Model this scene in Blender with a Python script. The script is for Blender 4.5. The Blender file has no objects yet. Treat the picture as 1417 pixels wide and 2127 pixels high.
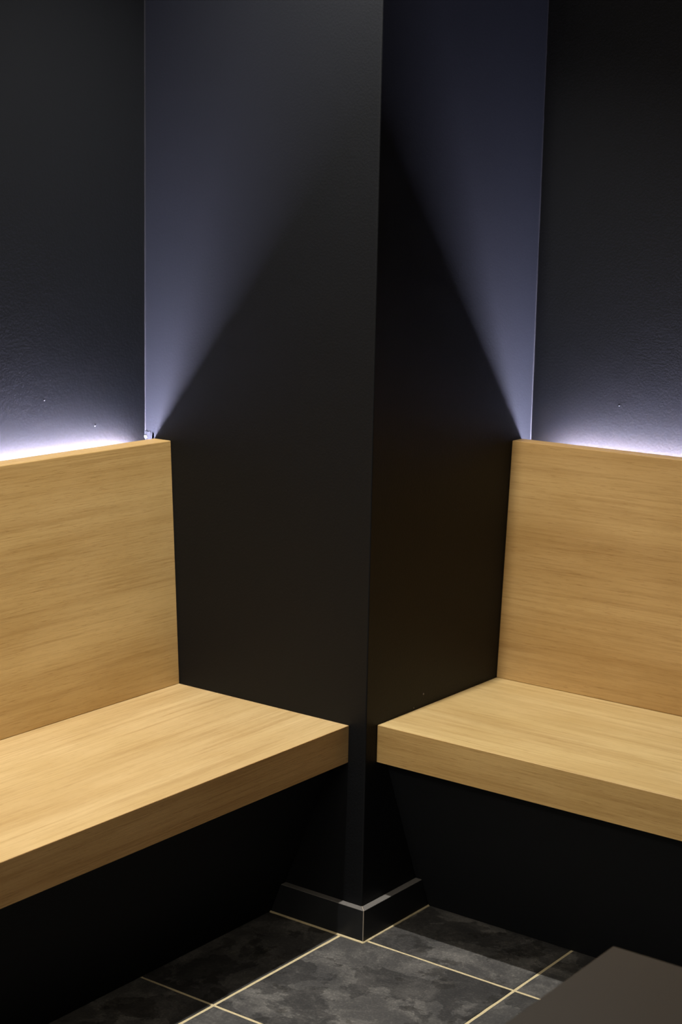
import bpy, bmesh, math, random
from mathutils import Vector, Matrix, noise
random.seed(7)
scene = bpy.context.scene
COL = scene.collection

# ------------------------------------------------------------------ camera
W, H = 1417, 2127
YAW, PITCH, ROLL, F = 0.63882815, -0.183531158, 0.020024349, 3520.00263
fw = Vector((math.cos(YAW)*math.cos(PITCH), math.sin(YAW)*math.cos(PITCH), math.sin(PITCH)))
r0 = Vector((math.sin(YAW), -math.cos(YAW), 0)); u0 = r0.cross(fw)
rt = r0*math.cos(ROLL) + u0*math.sin(ROLL); up = -r0*math.sin(ROLL) + u0*math.cos(ROLL)
cd = bpy.data.cameras.new('camera'); cam = bpy.data.objects.new('camera', cd); COL.objects.link(cam)
M = Matrix((rt, up, -fw)).transposed().to_4x4(); M.translation = Vector((-2.67721587, -1.91443006, 1.50748944))
cam.matrix_world = M
cd.sensor_fit = 'VERTICAL'; cd.sensor_height = 36.0; cd.lens = F/H*36.0
cd.clip_start = 0.02; cd.clip_end = 50
cd.dof.use_dof = True; cd.dof.focus_distance = 3.3; cd.dof.aperture_fstop = 5.6
scene.camera = cam

# ------------------------------------------------------------------ world, lights, exposure
scene.view_settings.view_transform = 'Standard'; scene.view_settings.look = 'None'
scene.view_settings.gamma = 1.0; scene.view_settings.use_curve_mapping = False
scene.view_settings.exposure = 0.0
wd = bpy.data.worlds.new('world'); scene.world = wd; wd.use_nodes = True
wd.node_tree.nodes['Background'].inputs[0].default_value = (0.02, 0.02, 0.022, 1)
wd.node_tree.nodes['Background'].inputs[1].default_value = 0.3

SPOT_POS = (-0.26, 0.005, 2.585)
SPOT_W = 200.0
SPOT2_POS = (-2.0, 0.0, 2.6)
SPOT_COL = (1.0, 0.95, 0.89)
LED_STRENGTH = 930.0
LED_LEN = 0.70
LED_COL = (0.70, 0.69, 1.0, 1)
FILL_PANEL_W = 22.0
FILL_PANEL_COL = (1.0, 0.89, 0.74)

def spot(name, loc, watts, parent, angle=100, blend=1.0, radius=0.012):
    l = bpy.data.lights.new(name, 'SPOT'); l.energy = watts; l.color = SPOT_COL
    l.spot_size = math.radians(angle); l.spot_blend = blend; l.shadow_soft_size = radius
    o = bpy.data.objects.new(name, l); COL.objects.link(o); o.parent = parent; o.location = loc
    return o
def area(name, loc, sx, sy, watts, parent, col=FILL_PANEL_COL):
    l = bpy.data.lights.new(name, 'AREA'); l.shape = 'RECTANGLE'; l.size = sx; l.size_y = sy
    l.energy = watts; l.color = col
    o = bpy.data.objects.new(name, l); COL.objects.link(o); o.parent = parent; o.location = loc
    return o

# ------------------------------------------------------------------ dimensions fitted from the photograph
HS = 0.45; TS = 0.0787; HB = 0.9864           # seat top, seat thickness, backrest top
LEFT = dict(f=0.0426, b0=0.5067, b1=0.5332, t=0.0485, w=0.609, p1=0.2295)
RIGHT = dict(f=0.0393, b0=0.5003, b1=0.530, t=0.0406, w=0.6105, p1=0.2254)
BL = 2.2                                       # bench length
CEIL = 2.6; RM = -3.9
ST, SH = 0.0167, 0.0698                        # skirting thickness, height
GU, GV, TILE = -0.0029, 0.0425, 0.4128         # joint lines of the floor

# ------------------------------------------------------------------ helpers
def new_mat(name):
    m = bpy.data.materials.new(name); m.use_nodes = True
    nt = m.node_tree; return m, nt, nt.nodes['Principled BSDF']
def N(nt, t, **kw):
    n = nt.nodes.new(t)
    for k, v in kw.items():
        if k in n.inputs: n.inputs[k].default_value = v
        else: setattr(n, k, v)
    return n
def L(nt, a, b): nt.links.new(a, b)
def ramp(nt, fac, stops):
    r = nt.nodes.new('ShaderNodeValToRGB'); e = r.color_ramp.elements
    while len(e) < len(stops): e.new(0.5)
    for i, (p, c) in enumerate(stops):
        e[i].position = p; e[i].color = (*c, 1) if len(c) == 3 else c
    L(nt, fac, r.inputs[0]); return r.outputs[0]
def mixc(nt, fac, a, b, mode='MIX'):
    m = nt.nodes.new('ShaderNodeMix'); m.data_type = 'RGBA'; m.blend_type = mode
    for s, v in ((m.inputs[0], fac), (m.inputs[6], a), (m.inputs[7], b)):
        if hasattr(v, 'is_linked'): L(nt, v, s)
        else: s.default_value = v if not isinstance(v, tuple) else (*v, 1)
    return m.outputs[2]
def objcoord(nt, scale=(1, 1, 1)):
    tc = nt.nodes.new('ShaderNodeTexCoord'); mp = nt.nodes.new('ShaderNodeMapping')
    L(nt, tc.outputs['Object'], mp.inputs[0]); mp.inputs['Scale'].default_value = scale
    return mp.outputs[0]
def noise_n(nt, vec, scale, detail=4, rough=0.55, dist=0.0):
    n = N(nt, 'ShaderNodeTexNoise'); n.inputs['Scale'].default_value = scale
    n.inputs['Detail'].default_value = detail; n.inputs['Roughness'].default_value = rough
    n.inputs['Distortion'].default_value = dist
    L(nt, vec, n.inputs['Vector']); return n.outputs[0]
def bump(nt, bsdf, h, strength, dist):
    b = nt.nodes.new('ShaderNodeBump'); b.inputs['Strength'].default_value = strength
    b.inputs['Distance'].default_value = dist; L(nt, h, b.inputs['Height'])
    L(nt, b.outputs[0], bsdf.inputs['Normal']); return b

def mat_paint(name, col, rough=0.5, spec=0.5):
    m, nt, b = new_mat(name)
    v = objcoord(nt)
    n1 = noise_n(nt, v, 2.2, 4)
    c = mixc(nt, n1, tuple(x*0.9 for x in col), tuple(x*1.1 for x in col))
    L(nt, c, b.inputs['Base Color'])
    b.inputs['Roughness'].default_value = rough; b.inputs['Specular IOR Level'].default_value = spec
    n2 = noise_n(nt, v, 190, 3, 0.55); n3 = noise_n(nt, v, 14, 2)
    a = N(nt, 'ShaderNodeMath', operation='MULTIPLY_ADD'); L(nt, n3, a.inputs[0]); a.inputs[1].default_value = 1.2
    L(nt, n2, a.inputs[2])
    bump(nt, b, a.outputs[0], 0.55, 0.0007)
    return m
def mat_wood(name, along_x, seed, base, light, dark):
    m, nt, b = new_mat(name)
    tc = nt.nodes.new('ShaderNodeTexCoord')
    def mapped(s_len, s_acr):
        mp = nt.nodes.new('ShaderNodeMapping'); L(nt, tc.outputs['Object'], mp.inputs[0])
        mp.inputs['Scale'].default_value = (s_len, s_acr, s_acr) if along_x else (s_acr, s_len, s_acr)
        mp.inputs['Location'].default_value = (seed, seed*1.7, seed*0.6); return mp.outputs[0]
    broad = noise_n(nt, mapped(1.1, 9), 1.0, 4, 0.5, 0.6)
    blotch = noise_n(nt, mapped(5, 7), 1.0, 3, 0.5)
    grain = noise_n(nt, mapped(2.0, 62), 1.0, 5, 0.62, 0.5)
    fine = noise_n(nt, mapped(7, 330), 1.0, 3, 0.6, 0.2)
    pore = noise_n(nt, mapped(34, 700), 1.0, 2, 0.5)
    c = ramp(nt, broad, [(0.28, dark), (0.5, base), (0.72, light)])
    g = ramp(nt, grain, [(0.32, (0.76, 0.70, 0.62)), (0.52, (1, 1, 1)), (0.8, (1.06, 1.06, 1.05))])
    c = mixc(nt, 0.62, c, g, 'MULTIPLY')
    fcol = ramp(nt, fine, [(0.3, (0.72, 0.66, 0.58)), (0.5, (1, 1, 1)), (0.9, (1.05, 1.05, 1.05))])
    c = mixc(nt, 0.5, c, fcol, 'MULTIPLY')
    pm = ramp(nt, pore, [(0.30, (0.62, 0.54, 0.44)), (0.40, (1, 1, 1))])
    c = mixc(nt, 0.45, c, pm, 'MULTIPLY')
    bl = ramp(nt, blotch, [(0.3, (0.94, 0.92, 0.86)), (0.7, (1.04, 1.05, 1.08))])
    c = mixc(nt, 0.8, c, bl, 'MULTIPLY')
    L(nt, c, b.inputs['Base Color'])
    b.inputs['Roughness'].default_value = 0.5; b.inputs['Specular IOR Level'].default_value = 0.35
    h = N(nt, 'ShaderNodeMath', operation='ADD'); L(nt, fine, h.inputs[0]); L(nt, pm, h.inputs[1])
    bump(nt, b, h.outputs[0], 0.35, 0.0004)
    return m
def mat_slate():
    m, nt, b = new_mat('slate_tile')
    tc = nt.nodes.new('ShaderNodeTexCoord'); oi = nt.nodes.new('ShaderNodeObjectInfo')
    ad = nt.nodes.new('ShaderNodeVectorMath'); ad.operation = 'ADD'
    mu = nt.nodes.new('ShaderNodeVectorMath'); mu.operation = 'SCALE'; mu.inputs[0].default_value = (31, 17, 9)
    L(nt, oi.outputs['Random'], mu.inputs['Scale'])
    L(nt, tc.outputs['Object'], ad.inputs[0]); L(nt, mu.outputs[0], ad.inputs[1]); v = ad.outputs[0]
    cloud = noise_n(nt, v, 8.0, 10, 0.74, 0.3)
    layer = noise_n(nt, v, 5.0, 8, 0.58, 0.3)
    layer2 = noise_n(nt, v, 11, 8, 0.6, 0.2)
    grit = noise_n(nt, v, 190, 3, 0.7)
    c = ramp(nt, cloud, [(0.34, (0.050, 0.050, 0.050)), (0.5, (0.074, 0.073, 0.070)), (0.64, (0.150, 0.146, 0.136))])
    fl = ramp(nt, layer, [(0.515, (1.08, 1.08, 1.08)), (0.528, (0.50, 0.50, 0.51))])
    f2 = ramp(nt, layer2, [(0.40, (0.55, 0.54, 0.52)), (0.412, (1, 1, 1))])
    c = mixc(nt, 0.8, c, fl, 'MULTIPLY'); c = mixc(nt, 0.8, c, f2, 'MULTIPLY')
    gr = ramp(nt, grit, [(0.35, (0.75, 0.75, 0.75)), (0.55, (1, 1, 1)), (0.72, (2.1, 2.05, 1.9))])
    c = mixc(nt, 0.6, c, gr, 'MULTIPLY')
    L(nt, c, b.inputs['Base Color'])
    b.inputs['Roughness'].default_value = 0.55; b.inputs['Specular IOR Level'].default_value = 0.45
    h = N(nt, 'ShaderNodeMath', operation='MULTIPLY_ADD'); L(nt, grit, h.inputs[0]); h.inputs[1].default_value = 0.2
    h2 = N(nt, 'ShaderNodeMath', operation='ADD'); L(nt, cloud, h2.inputs[0]); L(nt, fl, h2.inputs[1])
    L(nt, h2.outputs[0], h.inputs[2])
    bump(nt, b, h.outputs[0], 0.4, 0.0010)
    return m
def mat_simple(name, col, rough=0.5, spec=0.5, metal=0.0, nscale=40, var=0.12, bumpd=0.0002):
    m, nt, b = new_mat(name)
    n = noise_n(nt, objcoord(nt), nscale, 4)
    c = mixc(nt, n, tuple(x*(1-var) for x in col), tuple(min(1, x*(1+var)) for x in col))
    L(nt, c, b.inputs['Base Color'])
    b.inputs['Roughness'].default_value = rough; b.inputs['Metallic'].default_value = metal
    b.inputs['Specular IOR Level'].default_value = spec
    bump(nt, b, n, 0.3, bumpd); return m
def mat_emit(name, col, strength):
    m, nt, b = new_mat(name)
    b.inputs['Base Color'].default_value = (0.8, 0.8, 0.8, 1)
    b.inputs['Emission Color'].default_value = col; b.inputs['Emission Strength'].default_value = strength
    return m

BLACK = (0.0066, 0.0075, 0.0091)
m_wall = mat_paint('black_wall_paint', BLACK, 0.55, 0.18)
m_light_wall = mat_paint('grey_wall_paint', (0.45, 0.43, 0.40), 0.8, 0.3)
m_ceiling = mat_paint('ceiling_paint', (0.05, 0.05, 0.05), 0.9, 0.2)
m_panel = mat_simple('black_laminate', (0.0068, 0.0080, 0.0100), 0.7, 0.15)
WB, WL_, WD = (0.565, 0.395, 0.175), (0.63, 0.455, 0.210), (0.49, 0.325, 0.130)  # one oak: tints below put seat sheen and warm bounce into the colour
m_wood_l = mat_wood('oak_left_sheen_tint', True, 3.1, *[tuple(x*k for x, k in zip(c, (1, 1.03, 1.1))) for c in (WB, WL_, WD)])
m_wood_l2 = mat_wood('oak_left_back_bounce_tint', True, 8.4, *[tuple(x*k for x, k in zip(c, (.98, .95, .88))) for c in (WB, WL_, WD)])
m_wood_r = mat_wood('oak_right_sheen_tint', False, 5.3, *[tuple(x*k for x, k in zip(c, (1.03, 1.08, 1.1))) for c in (WB, WL_, WD)])
m_wood_r2 = mat_wood('oak_right_back_bounce_tint', False, 12.9, *[tuple(x*k for x, k in zip(c, (.84, .77, .68))) for c in (WB, WL_, WD)])
SC = lambda k: [tuple(x*q for x, q in zip(c, k)) for c in (WB, WL_, WD)]
m_edge_l = mat_wood('oak_edge_left_bounce_tint', True, 21.5, *SC((1.02, .90, .82)))  # both edge oaks redder: warm bounced light on the fronts painted in
m_edge_r = mat_wood('oak_edge_right_bounce_tint', False, 27.3, *SC((1.02, .97, .86)))
m_slate = mat_slate()
m_grout = mat_simple('sand_grout', (0.66, 0.56, 0.34), 0.9, 0.2, nscale=260, var=0.25, bumpd=0.0006)
m_skirt = mat_simple('dark_skirting_tile', (0.017, 0.0185, 0.021), 0.45, 0.4, nscale=60, var=0.25)
m_skirt_top = mat_simple('raw_tile_edge', (0.17, 0.162, 0.15), 0.7, 0.3, nscale=200, var=0.2)
m_table = mat_simple('brown_grey_table', (0.032, 0.027, 0.021), 0.42, 0.4, nscale=6, var=0.08)
m_black_metal = mat_simple('black_metal', (0.015, 0.015, 0.016), 0.4, 0.5, 0.6)
m_alu = mat_simple('aluminium', (0.6, 0.6, 0.62), 0.35, 0.5, 1.0)
m_caulk = mat_simple('painted_caulk', (0.0085, 0.0085, 0.0095), 0.6, 0.2, nscale=300)
m_white = mat_simple('white_enamel', (0.75, 0.75, 0.73), 0.4)
m_led = mat_emit('led_diffuser', LED_COL, LED_STRENGTH)
m_lamp = mat_emit('lamp_disc', (1, 0.9, 0.75, 1), 25)

def link(name, bm, mat, parent=None, smooth=False):
    me = bpy.data.meshes.new(name); bmesh.ops.recalc_face_normals(bm, faces=bm.faces)
    bm.to_mesh(me); bm.free()
    for mm in (mat if isinstance(mat, list) else [mat]): me.materials.append(mm)
    if smooth:
        for p in me.polygons: p.use_smooth = True
    o = bpy.data.objects.new(name, me); COL.objects.link(o); o.parent = parent
    return o
def tag(o, label=None, cat=None, group=None, kind=None):
    for k, v in (('label', label), ('category', cat), ('group', group), ('kind', kind)):
        if v: o[k] = v
    return o
def struct(name, bm, mat, label=None):
    o = link(name, bm, mat); return tag(o, label, None, None, 'structure')
def empty(name, loc=(0, 0, 0)):
    o = bpy.data.objects.new(name, None); COL.objects.link(o); o.location = loc; o.empty_display_size = 0.1
    return o
def hexa(bm, pts):
    """eight corner points: four of one end in loop order, then the four of the other end"""
    v = [bm.verts.new(p) for p in pts]
    for f in ((0, 1, 2, 3), (4, 5, 6, 7), (0, 1, 5, 4), (1, 2, 6, 5), (2, 3, 7, 6), (3, 0, 4, 7)):
        bm.faces.new([v[i] for i in f])
    return v
def box(bm, a, b):
    (x0, y0, z0), (x1, y1, z1) = a, b
    return hexa(bm, [(x0, y0, z0), (x1, y0, z0), (x1, y1, z0), (x0, y1, z0), (x0, y0, z1), (x1, y0, z1), (x1, y1, z1), (x0, y1, z1)])
def bevel(bm, w, seg=2, edges=None):
    bmesh.ops.bevel(bm, geom=edges or bm.edges[:], offset=w, segments=seg, affect='EDGES', profile=0.5)
def lathe(bm, prof, seg=40):
    rings = []
    for r, z in prof:
        rings.append([bm.verts.new((r*math.cos(2*math.pi*i/seg), r*math.sin(2*math.pi*i/seg), z)) for i in range(seg)])
    for a, b in zip(rings, rings[1:]):
        for i in range(seg): bm.faces.new((a[i], a[(i+1) % seg], b[(i+1) % seg], b[i]))
    return rings

# ------------------------------------------------------------------ room shell
bm = bmesh.new(); box(bm, (RM-.1, LEFT['w'], 0), (0, LEFT['w']+.1, CEIL))
wall_left = struct('wall_left', bm, m_wall, 'matt black painted wall behind the left bench, lit white along its foot')
bm = bmesh.new(); box(bm, (RIGHT['w'], RM-.1, 0), (RIGHT['w']+.1, 0, CEIL))
wall_right = struct('wall_right', bm, m_wall, 'matt black painted wall behind the right bench')
bm = bmesh.new(); box(bm, (0, 0, 0), (RIGHT['w']+.1, LEFT['w']+.1, CEIL))
bevel(bm, 0.0028, 3, [e for e in bm.edges if all(abs(v.co.x) < 1e-6 and abs(v.co.y) < 1e-6 for v in e.verts)])
pillar = struct('wall_center', bm, m_wall, 'black square pillar standing between the two wooden benches')
bm = bmesh.new(); box(bm, (RM-.1, RM, 0), (RM, LEFT['w'], CEIL))
struct('wall_back', bm, m_light_wall)
bm = bmesh.new(); box(bm, (RM-.1, RM-.1, 0), (RIGHT['w'], RM, CEIL))
struct('wall_front', bm, m_wall)
bm = bmesh.new(); box(bm, (RM-.1, RM-.1, CEIL), (RIGHT['w']+.1, LEFT['w']+.1, CEIL+.1))
struct('ceiling', bm, m_ceiling)
# floor: a grout bed with separate slate tiles let into it
bm = bmesh.new(); box(bm, (RM-.1, RM-.1, -.06), (RIGHT['w']+.1, LEFT['w']+.1, -.0009))
floor = struct('floor', bm, m_grout, 'dark slate tile floor with sand coloured grout joints')
def tile_mesh(seed):
    rnd = random.Random(seed); bm = bmesh.new(); n = 14; h = TILE/2-.0030; loop = []
    def rag(t): return 0.0009*noise.noise(Vector((t*9, seed*3.7, 0)))+0.0005*noise.noise(Vector((t*40, seed*1.7, 4)))
    for s in range(4):
        for i in range(n):
            t = -h+2*h*i/n; d = h+rag(t*5+s*7)
            loop.append(((t, -d), (d, t), (-t, d), (-d, -t))[s])
    ins = []
    for r, z in ((1.0, -.02), (1.0, -.0012), (0.9955, 0.0)):
        ins.append([bm.verts.new((x*r, y*r, z)) for x, y in loop])
    for a, b in zip(ins, ins[1:]):
        for i in range(len(loop)):
            j = (i+1) % len(loop); bm.faces.new((a[i], a[j], b[j], b[i]))
    bm.faces.new(ins[-1]); bmesh.ops.recalc_face_normals(bm, faces=bm.faces)
    me = bpy.data.meshes.new('tile'); bm.to_mesh(me); bm.free(); me.materials.append(m_slate); return me
tms = [tile_mesh(s) for s in (1, 2, 3)]
k = 0
for i in range(-10, 2):
    for j in range(-10, 2):
        x, y = GU+(i+.5)*TILE, GV+(j-.5)*TILE
        if x-TILE/2 < RM-.1 or y-TILE/2 < RM-.1 or x+TILE/2 > RIGHT['w']+.1 or y+TILE/2 > LEFT['w']+.1: continue
        o = bpy.data.objects.new('tile', tms[k % 3]); k += 1; COL.objects.link(o); o.parent = floor
        o.location = (x, y, 0); o.rotation_euler.z = math.pi/2*((i*3+j) % 4)

# skirting round the pillar foot: two mitred tiles, sand grout in the corner and along the floor
def skirting(name, side, end_b, end_t, label):
    bm = bmesh.new(); z0 = 0.0
    g = 0.0008
    def P(a, d, z): return (-d, a, z) if side == 'l' else (a, -d, z)
    A = [P(-ST+g, ST, z0), P(end_b, ST, z0), P(end_b, 0.0002, z0), P(g, 0.0002, z0)]
    B = [P(-ST+g, ST, SH), P(end_t, ST, SH), P(end_t, 0.0002, SH), P(g, 0.0002, SH)]
    hexa(bm, A+B); bevel(bm, 0.0008, 1)
    for f in bm.faces: f.material_index = 1 if abs(f.calc_center_median().z-SH) < .0006 and f.calc_area() > 1e-4 else 0
    me = struct(name, bm, [m_skirt, m_skirt_top], label)
    bm = bmesh.new()                                      # bead of grout at its foot
    n = 30; rows = []
    for i in range(n+1):
        a = -ST-.002+(end_b+ST+.002)*i/n; w = 0.0035*(1+.3*noise.noise(Vector((a*60, 3, 1 if side == 'l' else 9))))
        rows.append([bm.verts.new(P(a, ST+.0001, -.001)), bm.verts.new(P(a, ST+w, -.001)), bm.verts.new(P(a, ST+w*.8, .0012)), bm.verts.new(P(a, ST+.0001, .003))])
    for a, b in zip(rows, rows[1:]):
        for q in range(4): bm.faces.new((a[q], a[(q+1) % 4], b[(q+1) % 4], b[q]))
    bm.faces.new(rows[0]); bm.faces.new(rows[-1])
    tag(link('grout_line', bm, m_grout, me), 'sand coloured grout bead')
    return me
sk = skirting('baseboard_left', 'l', LEFT['p1']-.001, 0.2012, 'dark tile skirting on the left face of the pillar foot')
skirting('baseboard_right', 'r', RIGHT['p1']-.001, 0.1962, 'dark tile skirting on the right face of the pillar foot')
bm = bmesh.new(); box(bm, (-ST-.0004, -ST-.0004, 0), (-ST+.0016, -ST+.0016, SH+.0005)); bevel(bm, .0005, 1)
box(bm, (-.0012, -.0012, SH-.002), (.0, .0, SH+.0006))
v = hexa(bm, [(-ST, -ST+.0012, SH-.001), (-ST+.0012, -ST, SH-.001), (.0, -.0014, SH-.001), (-.0014, .0, SH-.001),
              (-ST, -ST+.0012, SH+.0004), (-ST+.0012, -ST, SH+.0004), (.0, -.0014, SH+.0004), (-.0014, .0, SH+.0004)])
m_joint = mat_simple('pale_corner_grout', (0.42, 0.37, 0.31), 0.8, 0.3, nscale=200)
tag(link('corner_grout', bm, m_joint, sk), 'pale mitre joint of the skirting corner')

# painted caulk beads in the two inner corners
def caulk(name, fx, label):
    bm = bmesh.new(); rows = []; n = 120
    for i in range(n+1):
        z = 0.08+(CEIL-.08)*i/n
        w = 0.0022*(1+.45*noise.noise(Vector((z*9, fx, 0)))+.25*noise.noise(Vector((z*45, fx, 3))))
        d = 0.0002
        if name == 'trim_1': pts = [(0+d, LEFT['w']+d), (-w*.7, LEFT['w']+d), (-w*.45, LEFT['w']-w*.45), (0+d, LEFT['w']-w*1.3)]
        else: pts = [(RIGHT['w']+d, 0+d), (RIGHT['w']+d, -w*.7), (RIGHT['w']-w*.45, -w*.45), (RIGHT['w']-w*1.3, 0+d)]
        rows.append([bm.verts.new((x, y, z)) for x, y in pts])
    for a, b in zip(rows, rows[1:]):
        for q in range(4): bm.faces.new((a[q], a[(q+1) % 4], b[(q+1) % 4], b[q]))
    bm.faces.new(rows[0]); bm.faces.new(rows[-1])
    return struct(name, bm, m_caulk, label)
caulk('trim_1', 1.0, 'thin caulk bead where the left wall meets the pillar')
caulk('trim_2', 7.0, 'thin caulk bead where the right wall meets the pillar')

# small flaws of the paint
def fleck(name, parent, p, axis, r, mat, seed, label=None, flat=0.4):
    bm = bmesh.new(); bmesh.ops.create_icosphere(bm, subdivisions=2, radius=1)
    for v in bm.verts:
        s = r*(1+.45*noise.noise(v.co*1.6+Vector((seed, 0, 0)))); v.co = v.co*s
        v.co[axis] *= flat
    bmesh.ops.translate(bm, verts=bm.verts, vec=p)
    return tag(link(name, bm, mat, parent, True), label)
fleck('paint_lump', wall_left, (-0.296, LEFT['w'], 1.092), 1, .0022, m_caulk, 2)
fleck('paint_lump', wall_left, (-0.152, LEFT['w'], 1.027), 1, .0028, m_caulk, 5)
fleck('paint_lump', wall_right, (RIGHT['w'], -0.217, 1.077), 0, .0022, m_wall, 8)
m_chip = mat_simple('grey_chip', (0.16, 0.15, 0.14), 0.6)
fleck('paint_chip', pillar, (0.206, 0, 0.478), 1, .0022, m_chip, 4, 'pale chip in the black paint')
fleck('paint_chip', pillar, (0.171, 0, 0.4555), 1, .0014, m_chip, 6, 'pale chip in the black paint')
# torn paint edge at the foot of the left light fan
bm = bmesh.new(); rows = []
for i in range(15):
    y = LEFT['w']-.0001-.026*i/14; t = .0016*max(0, 1-i/11)*(1+.6*noise.noise(Vector((i*.9, 2, 2))))
    zt = 1.003+.003*noise.noise(Vector((i*.6, 5, 1)))-.0035*i/14
    rows.append([bm.verts.new((.0002, y, .975)), bm.verts.new((-t*.6, y, .975)), bm.verts.new((-t*1.4, y, zt-.002)), bm.verts.new((.0002, y, zt))])
for a, b in zip(rows, rows[1:]):
    for q in range(4): bm.faces.new((a[q], a[(q+1) % 4], b[(q+1) % 4], b[q]))
bm.faces.new(rows[0]); bm.faces.new(rows[-1])
tag(link('rough_paint_edge', bm, m_wall, pillar), 'rough ridge of dried paint')
fleck('caulk_lump', pillar, (-.0015, LEFT['w']-.003, 0.988), 0, .0045, m_chip, 9, 'pale lump of filler', .5)

# ------------------------------------------------------------------ benches
def make_bench(side, d, wood, wood_back, label):
    sw = side == 'r'
    def P(l, a, z): return (a, -l, z) if sw else (-l, a, z)     # l: along the bench, a: away from the room
    root = empty('bench', P(BL/2, 0.25, 0))
    off = Vector(root.location)
    def part(name, pts, mat, bw=0.0012, seg=2, lab=None, par=None):
        bm = bmesh.new(); hexa(bm, [Vector(P(*p))-off for p in pts]); bevel(bm, bw, seg)
        return tag(link(name, bm, mat, par or root), lab)
    def prism(a0, a1, b0, b1, z0, z1, l0=0.0006, l1=BL):
        """section (a0..a1 at z0) to (b0..b1 at z1)"""
        return [(l0, a0, z0), (l0, a1, z0), (l0, b1, z1), (l0, b0, z1), (l1, a0, z0), (l1, a1, z0), (l1, b1, z1), (l1, b0, z1)]
    tt = d['t']
    part('seat', prism(d['f']+.0011, d['b0']+tt, d['f']+.0011, d['b0']+tt, HS-TS, HS), wood, .0004, 1)
    part('front_edge', prism(d['f'], d['f']+.001, d['f'], d['f']+.001, HS-TS, HS-.0001), m_edge_r if sw else m_edge_l, .0004, 1)
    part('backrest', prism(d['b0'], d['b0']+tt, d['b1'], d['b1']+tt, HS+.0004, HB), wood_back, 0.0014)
    # leaning black front that carries the seat
    zt = HS-TS-.0004; sl = (d['p1']-.2012 if not sw else d['p1']-.1962)/SH
    part('base_panel', prism(d['p1'], d['p1']+.02, d['p1']-sl*zt, d['p1']+.02-sl*zt, 0.0004, zt), m_panel, .0006, 1, 'black leaning front panel')
    for q in (0.35, 1.1, 1.85):
        part('wall_bracket', prism(d['b0']+tt+.004, d['w']-.0005, d['b0']+tt+.012, d['w']-.0005, .62, .70, q-.03, q+.03), m_black_metal, .0005, 1, 'black bracket')
    part('rear_rail', prism(d['b0']+tt-.05, d['w']-.0005, d['b0']+tt-.05, d['w']-.0005, HS-TS-.05, HS-TS-.0004, .01, BL-.01), m_black_metal, .0005, 1, 'black rail')
    for q in (0.5, 1.2, 1.9):
        part('rear_leg', prism(d['w']-.05, d['w']-.01, d['w']-.05, d['w']-.01, .0004, HS-TS-.0504, q-.02, q+.02), m_black_metal, .0005, 1, 'black metal upright')
    return tag(root, label, 'bench')
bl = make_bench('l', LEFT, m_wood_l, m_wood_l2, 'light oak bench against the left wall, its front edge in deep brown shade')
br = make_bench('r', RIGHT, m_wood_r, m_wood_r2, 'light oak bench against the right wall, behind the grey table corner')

# ------------------------------------------------------------------ light strips behind the backrests
def led(side, d, start, label):
    sw = side == 'r'
    def P(l, a, z): return (a, -l, z) if sw else (-l, a, z)
    root = empty('light_strip', P(LED_LEN/2, d['w'], .95)); off = Vector(root.location)
    def part(name, boxes, mat):
        bm = bmesh.new()
        for (l0, a0, z0, l1, a1, z1) in boxes:
            hexa(bm, [Vector(P(*q))-off for q in ((l0, a0, z0), (l0, a1, z0), (l0, a1, z1), (l0, a0, z1), (l1, a0, z0), (l1, a1, z0), (l1, a1, z1), (l1, a0, z1))])
        return link(name, bm, mat, root)
    w = d['w']-.0003; e = LED_LEN; a0 = w-(.0195 if not sw else .0225)
    Z0, Z1, Z2 = (.942, .945, .955) if not sw else (.929, .932, .942)
    part('channel', [(start, a0, Z0, e, w, Z1), (start, a0, Z1, e, a0+.0012, Z2), (start, w-.0012, Z1, e, w, Z2),
                     (e, a0, Z0, e+.001, w, Z2)], m_alu)
    part('diffuser', [(start+.0003, a0+.0015, Z1+.0005, e-.0003, w-.0015, Z2-.001)], m_led)
    return tag(root, label, 'light')
led('l', LEFT, .045, 'cool white light strip glowing behind the left backrest')
led('r', RIGHT, .068, 'cool white light strip glowing behind the right backrest')

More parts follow.
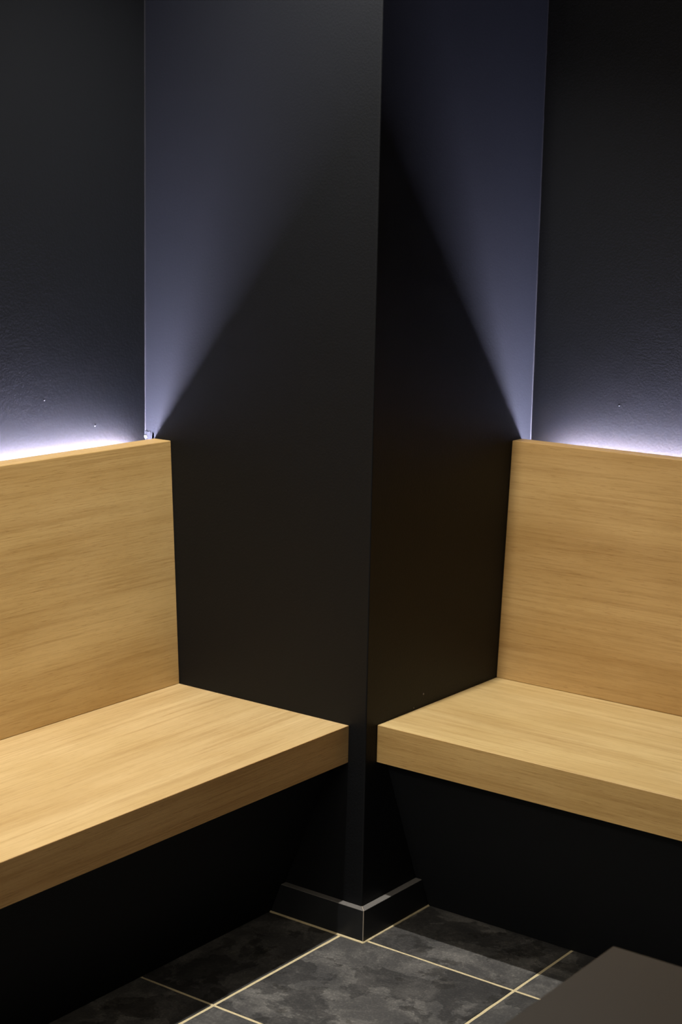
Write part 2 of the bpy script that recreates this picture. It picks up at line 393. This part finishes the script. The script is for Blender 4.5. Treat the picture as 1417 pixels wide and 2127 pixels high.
# ------------------------------------------------------------------ low table
TZ = 0.50; tx, ty = -0.687, -0.9190
TS_ = 0.60
tb = empty('low_table', (tx-TS_/2, ty-TS_/2, 0))
bm = bmesh.new(); box(bm, (-TS_/2, -TS_/2, TZ-.022), (TS_/2, TS_/2, TZ)); bevel(bm, .0022, 3)
link('table_top', bm, m_table, tb)
bm = bmesh.new(); box(bm, (-.03, -.03, .0085), (.03, .03, TZ-.0285)); bevel(bm, .002, 2); link('column', bm, m_black_metal, tb)
bm = bmesh.new(); box(bm, (-.2, -.2, .0004), (.2, .2, .008)); bevel(bm, .002, 2); link('base_plate', bm, m_black_metal, tb)
bm = bmesh.new(); box(bm, (-.1, -.1, TZ-.028), (.1, .1, TZ-.0225)); bevel(bm, .001, 1); link('mounting_plate', bm, m_black_metal, tb)
tag(tb, 'low table with a square brown-grey top at the bottom right corner', 'table')

# ------------------------------------------------------------------ room spots and added fill panels (all above the frame)
def downlight(loc, label, spot_on=None, radius=0.012):
    r = empty('ceiling_light', (loc[0], loc[1], CEIL))
    bm = bmesh.new(); lathe(bm, [(.036, -.0005), (.052, -.0005), (.052, -.004), (.048, -.006), (.036, -.004), (.036, -.0005)]); link('trim_ring', bm, m_white, r, True)
    bm = bmesh.new(); rg = lathe(bm, [(.033, -.0006), (.033, -.0022)]); bm.faces.new(rg[0]); bm.faces.new(rg[1]); link('lens', bm, m_lamp, r)
    spot('lamp', (0, 0, -.009), spot_on or SPOT_W, r, radius=radius)
    return tag(r, label, 'lamp')
downlight(SPOT_POS, 'small round ceiling spot above the pillar corner, out of frame')
downlight(SPOT2_POS, 'small round ceiling spot farther along the left bench, out of frame', 110.0, 0.03)
def panel(loc, label):  # unseen fill panel, added to lift the ambient light
    r = empty('added_fill_panel', (loc[0], loc[1], CEIL))
    bm = bmesh.new()
    for a in ((-.31, -.31, .31, -.29), (-.31, .29, .31, .31), (-.31, -.29, -.29, .29), (.29, -.29, .31, .29)):
        box(bm, (a[0], a[1], -.02), (a[2], a[3], -.0005))
    link('frame', bm, m_white, r)
    bm = bmesh.new(); box(bm, (-.29, -.29, -.010), (.29, .29, -.002)); link('diffuser', bm, m_white, r)
    area('lamp', (0, 0, -.022), .56, .56, FILL_PANEL_W, r)
    return tag(r, label, 'lamp', 'added fill panels behind the viewer')
for q, w in (((-3.0, 0.24), 'over the far end of the left bench'), ((-3.3, -0.55), 'beside the one over the left bench'), ((-3.3, -1.35), 'nearest the middle of the room')):
    panel(q, 'added square ceiling fill light ' + w)
